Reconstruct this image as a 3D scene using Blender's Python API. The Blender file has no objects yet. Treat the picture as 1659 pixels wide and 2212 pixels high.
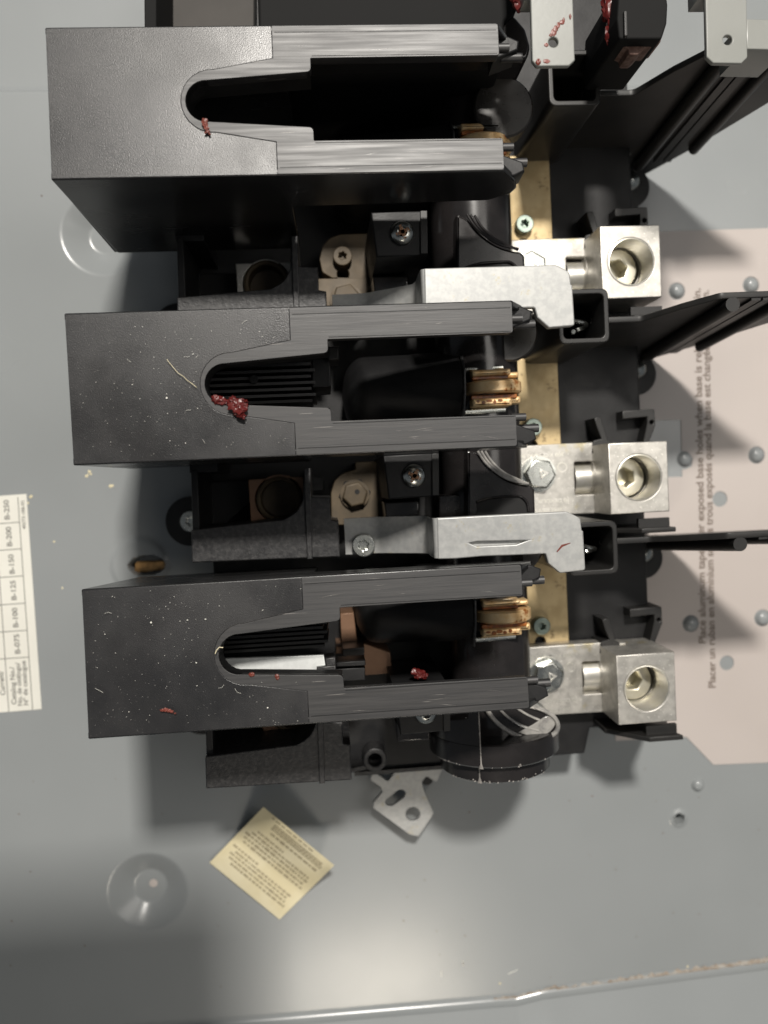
import bpy, bmesh, math, random
from mathutils import Vector, Matrix, noise
random.seed(7)
S = 0.001                       # everything below is authored in millimetres
sc = bpy.context.scene
COL = sc.collection
# ------------------------------------------------------------------ camera
F, CX, CY, HC = 1699.45, 829.5, 1106.0, 325.0
M3 = (Matrix.Rotation(0.0538256, 3, 'Z') @ Matrix.Rotation(0.0717484, 3, 'Y') @ Matrix.Rotation(0.0433411, 3, 'X'))
MT = M3.transposed()
cam_d = bpy.data.cameras.new('camera'); cam = bpy.data.objects.new('camera', cam_d); COL.objects.link(cam)
cam_d.sensor_fit = 'VERTICAL'; cam_d.sensor_height = 36; cam_d.sensor_width = 27
cam_d.lens = 36 * F / 2212; cam_d.clip_start = 0.01; cam_d.clip_end = 20
cam.matrix_world = Matrix.Translation((0, 0, HC * S)) @ MT.to_4x4()
cam_d.dof.use_dof = True; cam_d.dof.focus_distance = 0.236; cam_d.dof.aperture_fstop = 9.0
sc.camera = cam
# ------------------------------------------------------------------ world + lamps
w = bpy.data.worlds.new('World'); sc.world = w; w.use_nodes = True
bg = w.node_tree.nodes['Background']; bg.inputs[0].default_value = (0.86, 0.93, 1.0, 1); bg.inputs[1].default_value = 0.07
def area(name, loc, target, sx, sy, power, col):
    d = bpy.data.lights.new(name, 'AREA'); d.shape = 'RECTANGLE'; d.size = sx; d.size_y = sy; d.energy = power; d.color = col
    o = bpy.data.objects.new(name, d); COL.objects.link(o); o.location = loc
    o.rotation_euler = (Vector(target) - Vector(loc)).to_track_quat('-Z', 'Y').to_euler(); return o
area('ceiling_lamp', (0.075, 0.72, 1.20), (0, 0, 0), 0.11, 0.10, 14.8, (1.0, 0.95, 0.88))
area('work_lamp', (0.05, -0.86, 0.97), (0.03, 0, 0), 0.28, 0.16, 1.5, (1.0, 0.90, 0.76))
area('overhead_lamp', (0.60, 0.22, 1.15), (0, 0, 0), 0.60, 0.45, 1.6, (1.0, 0.95, 0.88))
sc.view_settings.view_transform = 'Standard'; sc.view_settings.look = 'None'
sc.view_settings.exposure = 0.80; sc.view_settings.gamma = 1.0
sc.render.resolution_x = 768; sc.render.resolution_y = 1024

# ------------------------------------------------------------------ picking points of the place
def P(u, v, z, k=0, i=0):       # picture point at height z -> millimetres; k = pole it was read on, i = pole it is wanted on
    d = MT @ Vector(((u - CX) / F, -(v - CY) / F, -1)); t = (HC - z) / -d.z
    return Vector((d.x * t, d.y * t - PITCH * (i - k), z))
PITCH = 76.0
def XY(pts, z, k=0, i=0): return [tuple(P(u, v, z, k, i)[:2]) for u, v in pts]

# ------------------------------------------------------------------ mesh collector
class G:
    def __init__(s): s.v = []; s.f = []; s.sm = []
    def add(s, v, f, smooth=True):
        n = len(s.v); s.v += [tuple(q) for q in v]; s.f += [tuple(n + j for j in q) for q in f]; s.sm += [smooth] * len(f); return s
    def xf(s, m):
        s.v = [tuple(m @ Vector(q)) for q in s.v]; return s
    def merge(s, o, m=None):
        v = o.v if m is None else [tuple(m @ Vector(q)) for q in o.v]
        n = len(s.v); s.v += v; s.f += [tuple(n + j for j in q) for q in o.f]; s.sm += o.sm; return s
    def box(s, x0, x1, y0, y1, z0, z1):
        v = [(x, y, z) for z in (z0, z1) for y in (y0, y1) for x in (x0, x1)]
        return s.add(v, [(0, 2, 3, 1), (4, 5, 7, 6), (0, 1, 5, 4), (2, 6, 7, 3), (0, 4, 6, 2), (1, 3, 7, 5)], False)
    def cyl(s, c, r, z0, z1, n=28, r1=None, axis='Z', cap=True):
        r1 = r if r1 is None else r1; g = G(); v = []
        for zz, rr in ((z0, r), (z1, r1)):
            v += [(rr * math.cos(2 * math.pi * j / n), rr * math.sin(2 * math.pi * j / n), zz) for j in range(n)]
        f = [(j, (j + 1) % n, n + (j + 1) % n, n + j) for j in range(n)]
        if cap: f += [tuple(range(n - 1, -1, -1)), tuple(range(n, 2 * n))]
        g.add(v, f); return s.merge(g, place(c, axis))
    def lathe(s, prof, c=(0, 0, 0), n=36, axis='Z', a0=0, a1=2 * math.pi):
        full = abs(a1 - a0 - 2 * math.pi) < 1e-6; m = n if full else n + 1; v = []
        for r, z in prof: v += [(r * math.cos(a0 + (a1 - a0) * j / n), r * math.sin(a0 + (a1 - a0) * j / n), z) for j in range(m)]
        f = [(a * m + j, a * m + (j + 1) % m, (a + 1) * m + (j + 1) % m, (a + 1) * m + j) for a in range(len(prof) - 1) for j in range(n)]
        g = G(); g.add(v, f); return s.merge(g, place(c, axis))
    def grid(s, nx, ny, fn, smooth=True):
        v = [fn(i / nx, j / ny) for j in range(ny + 1) for i in range(nx + 1)]
        return s.add(v, [(j * (nx + 1) + i, j * (nx + 1) + i + 1, (j + 1) * (nx + 1) + i + 1, (j + 1) * (nx + 1) + i) for j in range(ny) for i in range(nx)], smooth)
    def tube(s, pts, r, n=10):
        pts = [Vector(p) for p in pts]; v = []; up = Vector((0.3, 0.1, 1)).normalized()
        for a, p in enumerate(pts):
            t = (pts[min(a + 1, len(pts) - 1)] - pts[max(a - 1, 0)]).normalized(); x = t.cross(up).normalized(); y = x.cross(t)
            rr = r[a] if isinstance(r, (list, tuple)) else r
            v += [tuple(p + (x * math.cos(2 * math.pi * j / n) + y * math.sin(2 * math.pi * j / n)) * rr) for j in range(n)]
        f = [(a * n + j, a * n + (j + 1) % n, (a + 1) * n + (j + 1) % n, (a + 1) * n + j) for a in range(len(pts) - 1) for j in range(n)]
        f += [tuple(range(n - 1, -1, -1)), tuple(range((len(pts) - 1) * n, len(pts) * n))]
        return s.add(v, f)
    def prism(s, pts, z0, z1, holes=(), bev=0.35, plane='XY', br=2):
        return s.merge(curve_prism(pts, z0, z1, holes, bev, br), PL[plane])
PL = {'XY': Matrix.Identity(4), 'XZ': Matrix(((1, 0, 0, 0), (0, 0, -1, 0), (0, 1, 0, 0), (0, 0, 0, 1)))}   # XZ: outline (x,z), extruded towards -y..  (h -> -y)
def place(c, axis):
    m = Matrix.Translation(c)
    if axis == 'Y': m = m @ Matrix.Rotation(-math.pi / 2, 4, 'X')
    if axis == 'X': m = m @ Matrix.Rotation(math.pi / 2, 4, 'Y')
    return m
def circ(cx, cy, r, n=28, ry=None, a=0):
    return [(cx + r * math.cos(a + 2 * math.pi * j / n), cy + (ry or r) * math.sin(a + 2 * math.pi * j / n)) for j in range(n)]
def hexa(cx, cy, r, a=0): return circ(cx, cy, r, 6, a=a)
def rnd(pts, r, n=5):           # round the corners of a polygon
    out = []; N = len(pts); rs = r if isinstance(r, (list, tuple)) else [r] * N
    for i in range(N):
        p = Vector(pts[i]); a = Vector(pts[i - 1]) - p; b = Vector(pts[(i + 1) % N]) - p; rr = rs[i]
        if rr <= 0 or a.length < 1e-6 or b.length < 1e-6: out.append(tuple(p)); continue
        ang = a.angle(b); t = min(rr / max(math.tan(ang / 2), .05), a.length * .49, b.length * .49)
        p0 = p + a.normalized() * t; p1 = p + b.normalized() * t
        for j in range(n + 1):
            q = j / n; out.append(tuple(p0 * (1 - q) ** 2 + p * 2 * q * (1 - q) + p1 * q * q))
    return out
def rect(x0, y0, x1, y1, r=0, n=5):
    p = [(x0, y0), (x1, y0), (x1, y1), (x0, y1)]; return rnd(p, r, n) if r else p
def curve_prism(pts, z0, z1, holes, bev, br):
    cu = bpy.data.curves.new('tmp', 'CURVE'); cu.dimensions = '2D'; cu.fill_mode = 'BOTH'
    for loop in [pts] + list(holes):
        sp = cu.splines.new('POLY'); sp.points.add(len(loop) - 1); sp.use_cyclic_u = True
        for q, (x, y) in zip(sp.points, loop): q.co = (x, y, 0, 1)
    h = abs(z1 - z0) / 2; bev = min(bev, h * .9)
    cu.extrude = h - bev; cu.bevel_depth = bev; cu.bevel_resolution = br; cu.offset = -bev
    o = bpy.data.objects.new('tmp', cu); me = bpy.data.meshes.new_from_object(o)
    bm = bmesh.new(); bm.from_mesh(me); bmesh.ops.remove_doubles(bm, verts=bm.verts, dist=1e-4)
    bmesh.ops.recalc_face_normals(bm, faces=bm.faces); bm.to_mesh(me); bm.free()
    zc = (z0 + z1) / 2; g = G()
    g.add([(v.co.x, v.co.y, v.co.z + zc) for v in me.vertices], [tuple(p.vertices) for p in me.polygons])
    g.sm = [abs(p.normal.z) < .985 for p in me.polygons]
    bpy.data.objects.remove(o); bpy.data.curves.remove(cu); bpy.data.meshes.remove(me); return g
def wpos(o):
    p = Vector((0, 0, 0))
    while o is not None: p += o.location; o = o.parent
    return p
def mesh(name, g, mat, origin):
    me = bpy.data.meshes.new(name)
    me.from_pydata([((x * S - origin.x), (y * S - origin.y), (z * S - origin.z)) for x, y, z in g.v], [], g.f)
    me.update(); me.set_sharp_from_angle(angle=math.radians(34)); me.polygons.foreach_set('use_smooth', g.sm); me.update()
    for m in (mat if isinstance(mat, list) else [mat]): me.materials.append(m)
    return me
def part(name, g, mat, parent=None, label=None, kind=None, origin=None):
    xs = [q[0] for q in g.v]; ys = [q[1] for q in g.v]; zs = [q[2] for q in g.v]
    c = Vector(((min(xs) + max(xs)) / 2, (min(ys) + max(ys)) / 2, min(zs))) * S if origin is None else Vector(origin) * S
    o = bpy.data.objects.new(name, mesh(name, g, mat, c)); COL.objects.link(o)
    if parent is not None: o.parent = parent; o.location = c - wpos(parent)
    else: o.location = c
    if label: o['label'] = label
    if kind: o['kind'] = kind
    return o
def thing(name, loc, label, cat, group=None):
    o = bpy.data.objects.new(name, None); COL.objects.link(o); o.location = Vector(loc) * S; o.empty_display_size = .01
    o['label'] = label; o['category'] = cat
    if group: o['group'] = group
    return o
def tag(o, label, cat, group=None):
    o['label'] = label; o['category'] = cat
    if group: o['group'] = group
    return o

# ------------------------------------------------------------------ materials
def mat(name, col, rough=.5, metal=0., col2=None, nscale=300, ndetail=4, stretch=(1, 1, 1), bump=0., bscale=None, rvar=0., spec=.5,
        coat=0., ramp=(.35, .65), flecks=None, fl_scale=900, fl_th=.78, dist=.0003, spots=None, sp_scale=60, sp_th=.7):
    m = bpy.data.materials.new(name); m.use_nodes = True; nt = m.node_tree; b = nt.nodes['Principled BSDF']; L = nt.links.new
    def node(t, **kw):
        n = nt.nodes.new(t)
        for k, v in kw.items(): setattr(n, k, v)
        return n
    b.inputs['Base Color'].default_value = (*col, 1); b.inputs['Roughness'].default_value = rough; b.inputs['Metallic'].default_value = metal
    b.inputs['Specular IOR Level'].default_value = spec; b.inputs['Coat Weight'].default_value = coat
    tc = node('ShaderNodeTexCoord'); mp = node('ShaderNodeMapping'); mp.inputs['Scale'].default_value = stretch
    L(tc.outputs['Object'], mp.inputs[0])
    def nz(scale, detail=4, rough_=.6):
        n = node('ShaderNodeTexNoise'); n.inputs['Scale'].default_value = scale; n.inputs['Detail'].default_value = detail
        n.inputs['Roughness'].default_value = rough_; L(mp.outputs[0], n.inputs['Vector']); return n.outputs['Fac']
    def rmp(src, a, c, va=0., vb=1.):
        n = node('ShaderNodeMapRange', interpolation_type='SMOOTHSTEP'); n.inputs[1].default_value = a; n.inputs[2].default_value = c; n.inputs[3].default_value = va; n.inputs[4].default_value = vb
        L(src, n.inputs[0]); return n.outputs[0]
    def mix(fac, A, B):
        n = node('ShaderNodeMix', data_type='RGBA'); L(fac, n.inputs[0])
        for s_, i_ in ((A, 6), (B, 7)):
            if isinstance(s_, tuple): n.inputs[i_].default_value = (*s_, 1)
            else: L(s_, n.inputs[i_])
        return n.outputs[2]
    src = nz(nscale, ndetail); c = col
    if col2: c = mix(rmp(src, *ramp), col, col2)
    if spots: c = mix(rmp(nz(sp_scale, 5, .65), sp_th, sp_th + .06), c, spots)
    if flecks: c = mix(rmp(nz(fl_scale, 2), fl_th, fl_th + .03), c, flecks)
    if not isinstance(c, tuple): L(c, b.inputs['Base Color'])
    if rvar: L(rmp(nz(nscale * .7, 5), .3, .7, max(rough - rvar, .03), min(rough + rvar, 1)), b.inputs['Roughness'])
    if bump:
        bp = node('ShaderNodeBump'); bp.inputs['Strength'].default_value = bump; bp.inputs['Distance'].default_value = dist
        L(nz(bscale or nscale, 3), bp.inputs['Height']); L(bp.outputs[0], b.inputs['Normal'])
    return m
MT_ = {}
MT_['paint'] = mat('grey_panel_paint', (.250, .264, .268), .24, 0, (.234, .248, .251), 9, 3, bump=.12, bscale=420, rvar=.04, dist=.0001)
MT_['cover'] = mat('cover_plastic', (.0095, .0095, .0105), .37, 0, (.017, .0165, .017), 45, 6, bump=.8, bscale=3000, rvar=.08, spec=.7, dist=.00007, flecks=(.10, .095, .09), fl_scale=1500, fl_th=.70)
MT_['arm'] = mat('brushed_plastic', (.012, .012, .013), .50, 0, (.024, .023, .023), 1300, 5, stretch=(.035, 1, 1), spec=.75, bump=.5, bscale=3600, rvar=.06, dist=.00004, flecks=(.16, .15, .14), fl_scale=1500, fl_th=.70)
MT_['side'] = mat('moulded_side_plastic', (.010, .010, .0105), .24, 0, (.014, .014, .014), 60, 4, stretch=(.3, 1, 1), bump=.06, bscale=500, dist=.0001, rvar=.06)
MT_['stain'] = mat('orange_grease_stain', (.30, .095, .015), .3, 0, (.12, .04, .015), 500, 3)
MT_['matte'] = mat('matte_black_plastic', (.006, .006, .006), .75, spec=.2)
MT_['frame'] = mat('shaded_frame_grey', (.05, .046, .042), .7, 0, (.06, .055, .05), 30, spec=.3)  # colour darkened to stand in for the shadow over the frame plate
MT_['black'] = mat('black_plastic', (.008, .008, .0085), .48, 0, (.012, .012, .0125), 90, 4, spec=.3, bump=.15, bscale=1200, rvar=.07)
MT_['gloss'] = mat('glossy_black_plastic', (.012, .011, .011), .20, 0, (.018, .016, .016), 80, 4, bump=.05, dist=.0001, bscale=250, rvar=.06, flecks=(.25, .25, .25), fl_scale=420, fl_th=.77)
MT_['dusty'] = mat('dusty_black_plastic', (.014, .014, .015), .46, 0, (.038, .037, .037), 700, 6, bump=.35, bscale=900, rvar=.08, ramp=(.42, .70))
MT_['barrier'] = mat('barrier_plastic', (.013, .013, .013), .42, 0, (.020, .019, .018), 45, 4, spec=.38, bump=.1, dist=.0001, bscale=1100, rvar=.05)
MT_['lip'] = mat('translucent_lip', (.16, .155, .15), .22, 0, (.30, .29, .27), 300, 4, spec=.8)
MT_['ochre'] = mat('orange_brown_metal', (.50, .29, .11), .5, .3, (.20, .11, .04), 260, 4)
MT_['brightzinc'] = mat('bright_zinc_strip', (.72, .74, .73), .42, .3, (.66, .68, .67), 500, 4)
MT_['disc'] = mat('satin_black_disc', (.022, .020, .018), .30, 0, (.032, .029, .026), 120, 4, bump=.05, bscale=300, dist=.0001, rvar=.08)
MT_['edge'] = mat('worn_plastic_edge', (.16, .15, .14), .35, 0, (.32, .30, .28), 500, 4)
MT_['zinc'] = mat('zinc_plate', (.33, .335, .33), .42, .35, (.39, .392, .382), 500, 6, bump=.05, bscale=1500, rvar=.06, dist=.00006, spots=(.36, .34, .28), sp_scale=260, sp_th=.62)
MT_['alu'] = mat('tinned_aluminium', (.45, .435, .40), .42, .75, (.56, .54, .50), 300, 5, bump=.25, bscale=1300, dist=.00008, rvar=.08, flecks=(.9, .88, .82), fl_scale=1300, fl_th=.66, spots=(.50, .45, .32), sp_scale=60, sp_th=.62)
MT_['bore'] = mat('bright_bore', (.76, .74, .69), .34, .8, (.68, .66, .58), 200, 3)
MT_['setscrew'] = mat('set_screw_metal', (.64, .60, .48), .36, .75, (.72, .69, .58), 120, 3)
MT_['brass'] = mat('brass_bar', (.40, .30, .155), .48, .5, (.50, .39, .22), 130, 5, bump=.12, bscale=500, rvar=.08, spots=(.17, .12, .06), sp_scale=80, sp_th=.62)
MT_['bronze'] = mat('shaded_tarnished_bus', (.062, .046, .027), .6, .2, (.09, .066, .038), 110, 4, rvar=.08, spots=(.12, .08, .05), sp_scale=90, sp_th=.6)  # tarnished metal, base colour lowered further to stand in for shadow on bus plates
MT_['copper'] = mat('copper_plate', (.22, .125, .075), .5, .3, (.18, .10, .06), 100, 4, rvar=.06)
MT_['contact'] = mat('contact_alloy', (.66, .42, .19), .36, .4, (.72, .54, .31), 240, 5, bump=.2, bscale=500, spots=(.33, .12, .03), sp_scale=150, sp_th=.57)
MT_['steel'] = mat('zinc_screw', (.55, .56, .53), .27, 1, (.45, .46, .43), 300, 4, rvar=.07)
MT_['rust'] = mat('rusty_recess', (.16, .07, .035), .7, .2, (.30, .17, .10), 900, 4)
MT_['torx'] = mat('passivated_screw', (.25, .31, .27), .33, .9, (.34, .38, .33), 300, 4)
MT_['hole'] = mat('dark_hole', (.006, .006, .006), .8)
MT_['white'] = mat('warning_label_vinyl', (.45, .405, .38), .42, 0, (.43, .385, .36), 12, 3, bump=.04, bscale=500)
MT_['cat'] = mat('catalog_label_vinyl', (.70, .69, .63), .4, 0, (.67, .66, .60), 30, 3)
MT_['ink'] = mat('printed_ink', (.13, .10, .08), .6)
MT_['inkl'] = mat('faded_ink', (.17, .165, .15), .6)
MT_['paper'] = mat('yellowed_paper', (.66, .60, .42), .65, 0, (.60, .53, .34), 45, 4, bump=.05, bscale=400)
MT_['inkp'] = mat('brown_print', (.27, .23, .15), .7, 0, (.36, .31, .20), 900, 3)
MT_['tab'] = mat('painted_tab', (.23, .235, .22), .38, 0, (.21, .215, .20), 30, 3, bump=.08, bscale=600)
MT_['grease'] = mat('red_grease', (.10, .012, .010), .34, 0, (.07, .006, .006), 260, 4, bump=.3, bscale=900, dist=.0001)
MT_['smear'] = mat('dried_grease', (.17, .038, .026), .4, 0, (.11, .025, .016), 400, 4)
MT_['crust'] = mat('brown_crust', (.16, .10, .08), .7, 0, (.08, .04, .03), 500, 5, bump=.6, bscale=700)
MT_['rusty'] = mat('rust_stain', (.24, .19, .145), .8, 0, (.34, .32, .29), 330, 5)
MT_['shadow_slab'] = mat('slab_black', (.03, .03, .035), .2)

# ------------------------------------------------------------------ small hardware
def phillips(c, r, parent, name='screw', m='steel', rusty=True, h=2.4, a=.5):
    g = G(); g.lathe([(r, 0), (r, h * .35), (r * .93, h * .62), (r * .72, h * .88), (r * .42, h), (r * .42, h - 1.1), (0, h - 1.3)], c)
    s = part(name, g, MT_[m], parent)
    q = G()
    for t in (a, a + math.pi / 2):
        gg = G(); gg.prism([(-r * .62, -r * .10), (0, -r * .17), (r * .62, -r * .10), (r * .62, r * .10), (0, r * .17), (-r * .62, r * .10)], h - .55, h + .06, bev=.05)
        q.merge(gg, Matrix.Translation(c) @ Matrix.Rotation(t, 4, 'Z'))
    part('cross_recess', q, MT_['rust' if rusty else 'hole'], s) if parent is not None and parent.parent is None else None
    return s
def torx(c, r, parent, m='torx', h=2.2, name='torx_screw', body=None):
    star = [(r * (.50 if j % 2 == 0 else .32) * math.cos(math.pi * j / 6 + .3), r * (.50 if j % 2 == 0 else .32) * math.sin(math.pi * j / 6 + .3)) for j in range(12)]
    g = G(); gg = curve_prism(circ(0, 0, r, 30), 0, h, [rnd(star, r * .09, 3)], .3, 2); g.merge(gg, Matrix.Translation(c))
    g.cyl(c, r * .55, h * .15, h * .30, 16)
    return part(name, g, MT_[m], parent)
def hexbolt(c, r, parent, m='steel', h=4.0, mark=True, name='hex_bolt', a=.2, seal=None):
    g = G(); gg = G(); gg.prism(hexa(0, 0, r, a), 0, h, bev=.7, br=3); g.merge(gg, Matrix.Translation(c))
    g.lathe([(r * 1.13, 0), (r * 1.13, .8), (r * .8, .9)], c)
    s = part(name, g, MT_[m], parent)
    if mark:
        q = G(); q.prism([(0, r * .36), (-r * .30, -r * .2), (r * .30, -r * .2)], h - .2, h + .30, [[(0, r * .16), (-r * .14, -r * .1), (r * .14, -r * .1)]], .08)
        q.xf(Matrix.Translation(Vector(c) + Vector((r * .15, 0, 0))) @ Matrix.Rotation(2.7, 4, 'Z')); s2 = part('head_mark', q, MT_['bore'], s)
    return s
def text(s, c, length, size, mt, parent, ang, z, bold=.022, name='printed_text', align='LEFT'):
    cu = bpy.data.curves.new('t', 'FONT'); cu.body = s; cu.size = size; cu.extrude = 0; cu.offset = bold * size
    cu.align_x = align; cu.align_y = 'CENTER'
    o = bpy.data.objects.new('t', cu); me = bpy.data.meshes.new_from_object(o)
    xs = [v.co.x for v in me.vertices]; wd = max(xs) - min(xs); k = (length / wd) if length else 1
    m = Matrix.Translation((c[0], c[1], z)) @ Matrix.Rotation(ang, 4, 'Z') @ Matrix.Diagonal((k, 1, 1, 1))
    g = G(); g.add([tuple(m @ v.co) for v in me.vertices], [tuple(p.vertices) for p in me.polygons], False)
    bpy.data.objects.remove(o); return part(name, g, MT_[mt], parent)
def blob(name, pts, r, mt, parent=None, jitter=.5, label=None):  # lumpy smear following points
    g = G()
    for (p, q) in zip(pts, r):
        bm = bmesh.new(); bmesh.ops.create_icosphere(bm, subdivisions=3, radius=1)
        vv = []
        for v in bm.verts:
            n = noise.noise(v.co * 1.7 + Vector(p) * .9); n2 = noise.noise(v.co * 5 + Vector(p))
            d = v.co * (1 + jitter * n + jitter * .35 * n2); vv.append((p[0] + d.x * q[0], p[1] + d.y * q[1], p[2] + d.z * q[2]))
        bm.verts.ensure_lookup_table(); g.add(vv, [tuple(x.index for x in f.verts) for f in bm.faces]); bm.free()
    return part(name, g, MT_[mt], parent, label)

# ================================================================== THE PANEL
dim = [(P(319, 1926, 0), 16.3, 6.8, 5.6), (P(222, 505, 0), 16.3, 6.8, 5.6)]
hole_o = P(302, 1222, 0)
def sst(a, b, x):
    t = min(max((x - a) / (b - a), 0), 1); return t * t * (3 - 2 * t)
yg = P(50, 196, 0).y
pits = [(P(1466, 1768, 0), 2.1, 5.0)]
def hgt(x, y):
    h = 0
    for c, R_, r_, d_ in dim:
        q = math.hypot(x - c.x, y - c.y)
        if q < R_ + 2:
            t = min(max((q - r_) / (R_ - r_), 0), 1); h -= d_ * (1 - t) ** 1.12 if t > 0 else d_
    q = math.hypot(x - hole_o.x, (y - hole_o.y)); h += 1.0 * (1 - sst(9.5, 12.5, q)) if q < 14 else 0
    q2 = math.hypot((x - hole_o.x - 3) * .55, y - hole_o.y)
    if q2 < 5 and x < hole_o.x + 14: h -= 7 * (1 - sst(3.6, 4.0, q2))
    for c, r_, d_ in pits:
        q = math.hypot(x - c.x, y - c.y)
        if q < r_ + 2.5: h += .8 * (1 - sst(r_ + .6, r_ + 2.2, q)) - (d_ + .8) * (1 - sst(r_ - .4, r_ + .1, q))
    h -= 4.0 * sst(yg - 1.6, yg + 1.6, y + .008 * x)
    return h
x0, x1, y0, y1 = -175, 215, -232, 225; nx, ny = 560, 660
g = G(); g.grid(nx, ny, lambda a, b: (x0 + a * (x1 - x0), y0 + b * (y1 - y0), hgt(x0 + a * (x1 - x0), y0 + b * (y1 - y0))))
panel = part('back_panel', g, MT_['paint'], kind='structure', origin=(0, 0, 0))
# side wall of the enclosure along the bottom, with its folded corner
wl = [P(-150, 2262, 0), P(300, 2228, 0), P(620, 2204, 0), P(900, 2180, 0), P(1060, 2166, 0), P(1115, 2162, 0), P(1170, 2148, 0), P(1350, 2124, 0), P(1659, 2083, 0), P(2000, 2040, 0)]
def wallpt(a, b):
    t = a * (len(wl) - 1); i = min(int(t), len(wl) - 2); p = wl[i].lerp(wl[i + 1], t - i)
    if b < .5:
        q = b / .5 * math.pi / 2; return (p.x, p.y + 3.4 * (1 - math.sin(q)), .1 + 3.4 * (1 - math.cos(q)))
    z = 3.5 + (b - .5) * 2 * 30; return (p.x, p.y - (z - 3.5) * .95, z)
g = G(); g.grid(90, 24, wallpt); part('side_wall', g, MT_['paint'], kind='structure')
def seam(t, b):
    x = 60 + t * 150; i = min(range(len(wl) - 1), key=lambda j: abs((wl[j].x + wl[j + 1].x) / 2 - x)); a_, b_ = wl[i], wl[i + 1]
    y = a_.y + (b_.y - a_.y) * (x - a_.x) / (b_.x - a_.x); n = noise.noise(Vector((x * .35, b * 2, 0))) + .5 * noise.noise(Vector((x * 1.6, b * 5, 3)))
    wdt = (.45 + 1.0 * t) * (1 + .75 * n); q = (b - .5) * 2
    return (x, y + 1.9 + .5 * n + q * wdt, .45 + .5 * (1 - q * q) * (1 + n * .8) - .4 * abs(q))
g = G(); g.grid(420, 8, seam)
part('rust_line', g, MT_['rusty'], panel, label='line of brown rust and dirt in the bottom fold')
# round bosses pressed out of the panel, seen through the label's holes
for (u, v, r, hh) in [(1462, 629, 3.0, 2.2), (1622, 616, 3.0, 2.2), (1479, 992, 3.0, 2.2), (1634, 983, 3.1, 2.2), (1492, 1347, 3.1, 2.2), (1647, 1335, 3.1, 2.2), (1507, 1695, 2.6, 2.0)]:
    g = G(); c = P(u, v, 0)
    g.lathe([(r * 1.15, .0), (r, .35), (r * .9, hh * .55), (r * .62, hh * .87), (r * .3, hh * .99), (0, hh)], c, 28)
    part('boss', g, MT_['paint'], panel)
# ragged brass-coloured nut behind the slotted hole
g = G(); c = P(305, 1225, -3); g.prism(rnd([(c.x - 3, c.y - 2.2), (c.x + 11, c.y - 1.6), (c.x + 11, c.y + 2.0), (c.x - 2, c.y + 2.4)], 1.2), -5.2, -2.2, bev=.6)
tag(part('brass_nut', g, MT_['ochre']), 'brass coloured nut showing in the slotted panel hole', 'nut')
g = G(); c = P(325.5, 1922, 0); g.lathe([(1.7, 0), (1.7, .35), (0, .45)], (c.x, c.y, -5.62), 20); tag(part('hole_plug', g, MT_['white']), 'pinkish white dot in the middle of the lower round dimple', 'plug')

# warning label on the panel (vinyl sheet with punched holes)
th = .35
wpoly = XY([(1330, 503), (1690, 492), (1690, 1646), (1541, 1652), (1483, 1592), (1330, 1600)], .3)
hl = [circ(*P(u, v, .3)[:2], r, 26) for u, v, r in [(1462, 629, 3.6), (1622, 616, 3.6), (1479, 993, 3.6), (1634, 983, 3.7), (1555, 1078, 3.3), (1492, 1347, 3.7), (1647, 1335, 3.7), (1570, 1432, 3.2)]]
hl.append(XY([(1395, 909), (1470, 906), (1474, 972), (1474, 1030), (1395, 1032)], .3))
hl[2] = circ(*P(1482, 996, .3)[:2], 3.4, 26)
hl.append(None); hl.pop()
rpoly = XY([(1395, 909), (1471, 906), (1473, 974), (1486, 976), (1497, 990), (1494, 1008), (1480, 1014), (1474, 1014), (1474, 1030), (1395, 1032)], .3)
hl = [h for j, h in enumerate(hl) if j not in (2, 8)] + [rpoly]
g = G(); g.prism(wpoly, .05, th, hl, bev=.05)
wlab = thing('warning_label', P(1500, 1100, 0), 'large pinkish white warning label with punched round holes right of the switch base', 'label')
part('label_sheet', g, MT_['white'], wlab)
a_up = math.atan2(P(1510, 640, 0).y - P(1521, 1390, 0).y, P(1510, 640, 0).x - P(1521, 1390, 0).x)
def vtext(s, u0, v0, u1, v1, px, mt, parent, z, name='printed_text'):
    a, b = P(u0, v0, z), P(u1, v1, z); d = b - a
    return text(s, a, d.length, px * (325 - z) / F * 1.0, mt, parent, math.atan2(d.y, d.x), z, name=name)
vtext('Place aluminum tape over exposed base holes when base is relocated again.', 1518, 1391, 1506, 624, 24, 'ink', wlab, th + .02)
vtext('Placer un ruban en aluminium sur les trous exposés quand la base est changée de position.', 1539, 1487, 1524, 628, 24, 'ink', wlab, th + .02)
# stamped marks on the bare patch
vtext('80 177 05 2', 1443, 1024, 1434, 940, 13, 'paint', wlab, .15)

# catalogue label, left
cl = thing('catalog_label', P(30, 1300, 0), 'white catalog number table label running off the left edge', 'label')
g = G(); g.prism(XY([(-120, 1080), (57, 1067), (90, 1532), (-120, 1549)], .3), .05, .3, bev=.05); part('label_sheet', g, MT_['cat'], cl)
g = G()
def ln(u0, v0, u1, v1, wd):
    a, b = P(u0, v0, .33), P(u1, v1, .33); n = (b - a).cross(Vector((0, 0, 1))).normalized() * wd / 2
    g.add([a - n, a + n, b + n, b - n], [(0, 3, 2, 1)], False)
ln(38.5, 1074, 70.5, 1533, .34); ln(-13, 1080, 19, 1537, .34)
for v in (1128, 1185.5, 1244, 1303, 1361.5, 1419.5): ln(-120, v + 12, 39 + (v - 1074) * .0697, v, .34)
part('table_rules', g, MT_['inkl'], cl)
for s, u, v in [('B-250', 15, 1102), ('B-200', 20, 1160), ('B-150', 25.5, 1219.5), ('B-125', 29.5, 1276), ('B-100', 33.5, 1335), ('B-075', 37.5, 1392)]:
    vtext(s, u + 1.5, v + 21, u - 1.5, v - 21, 15, 'inkl', cl, .34)
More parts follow.
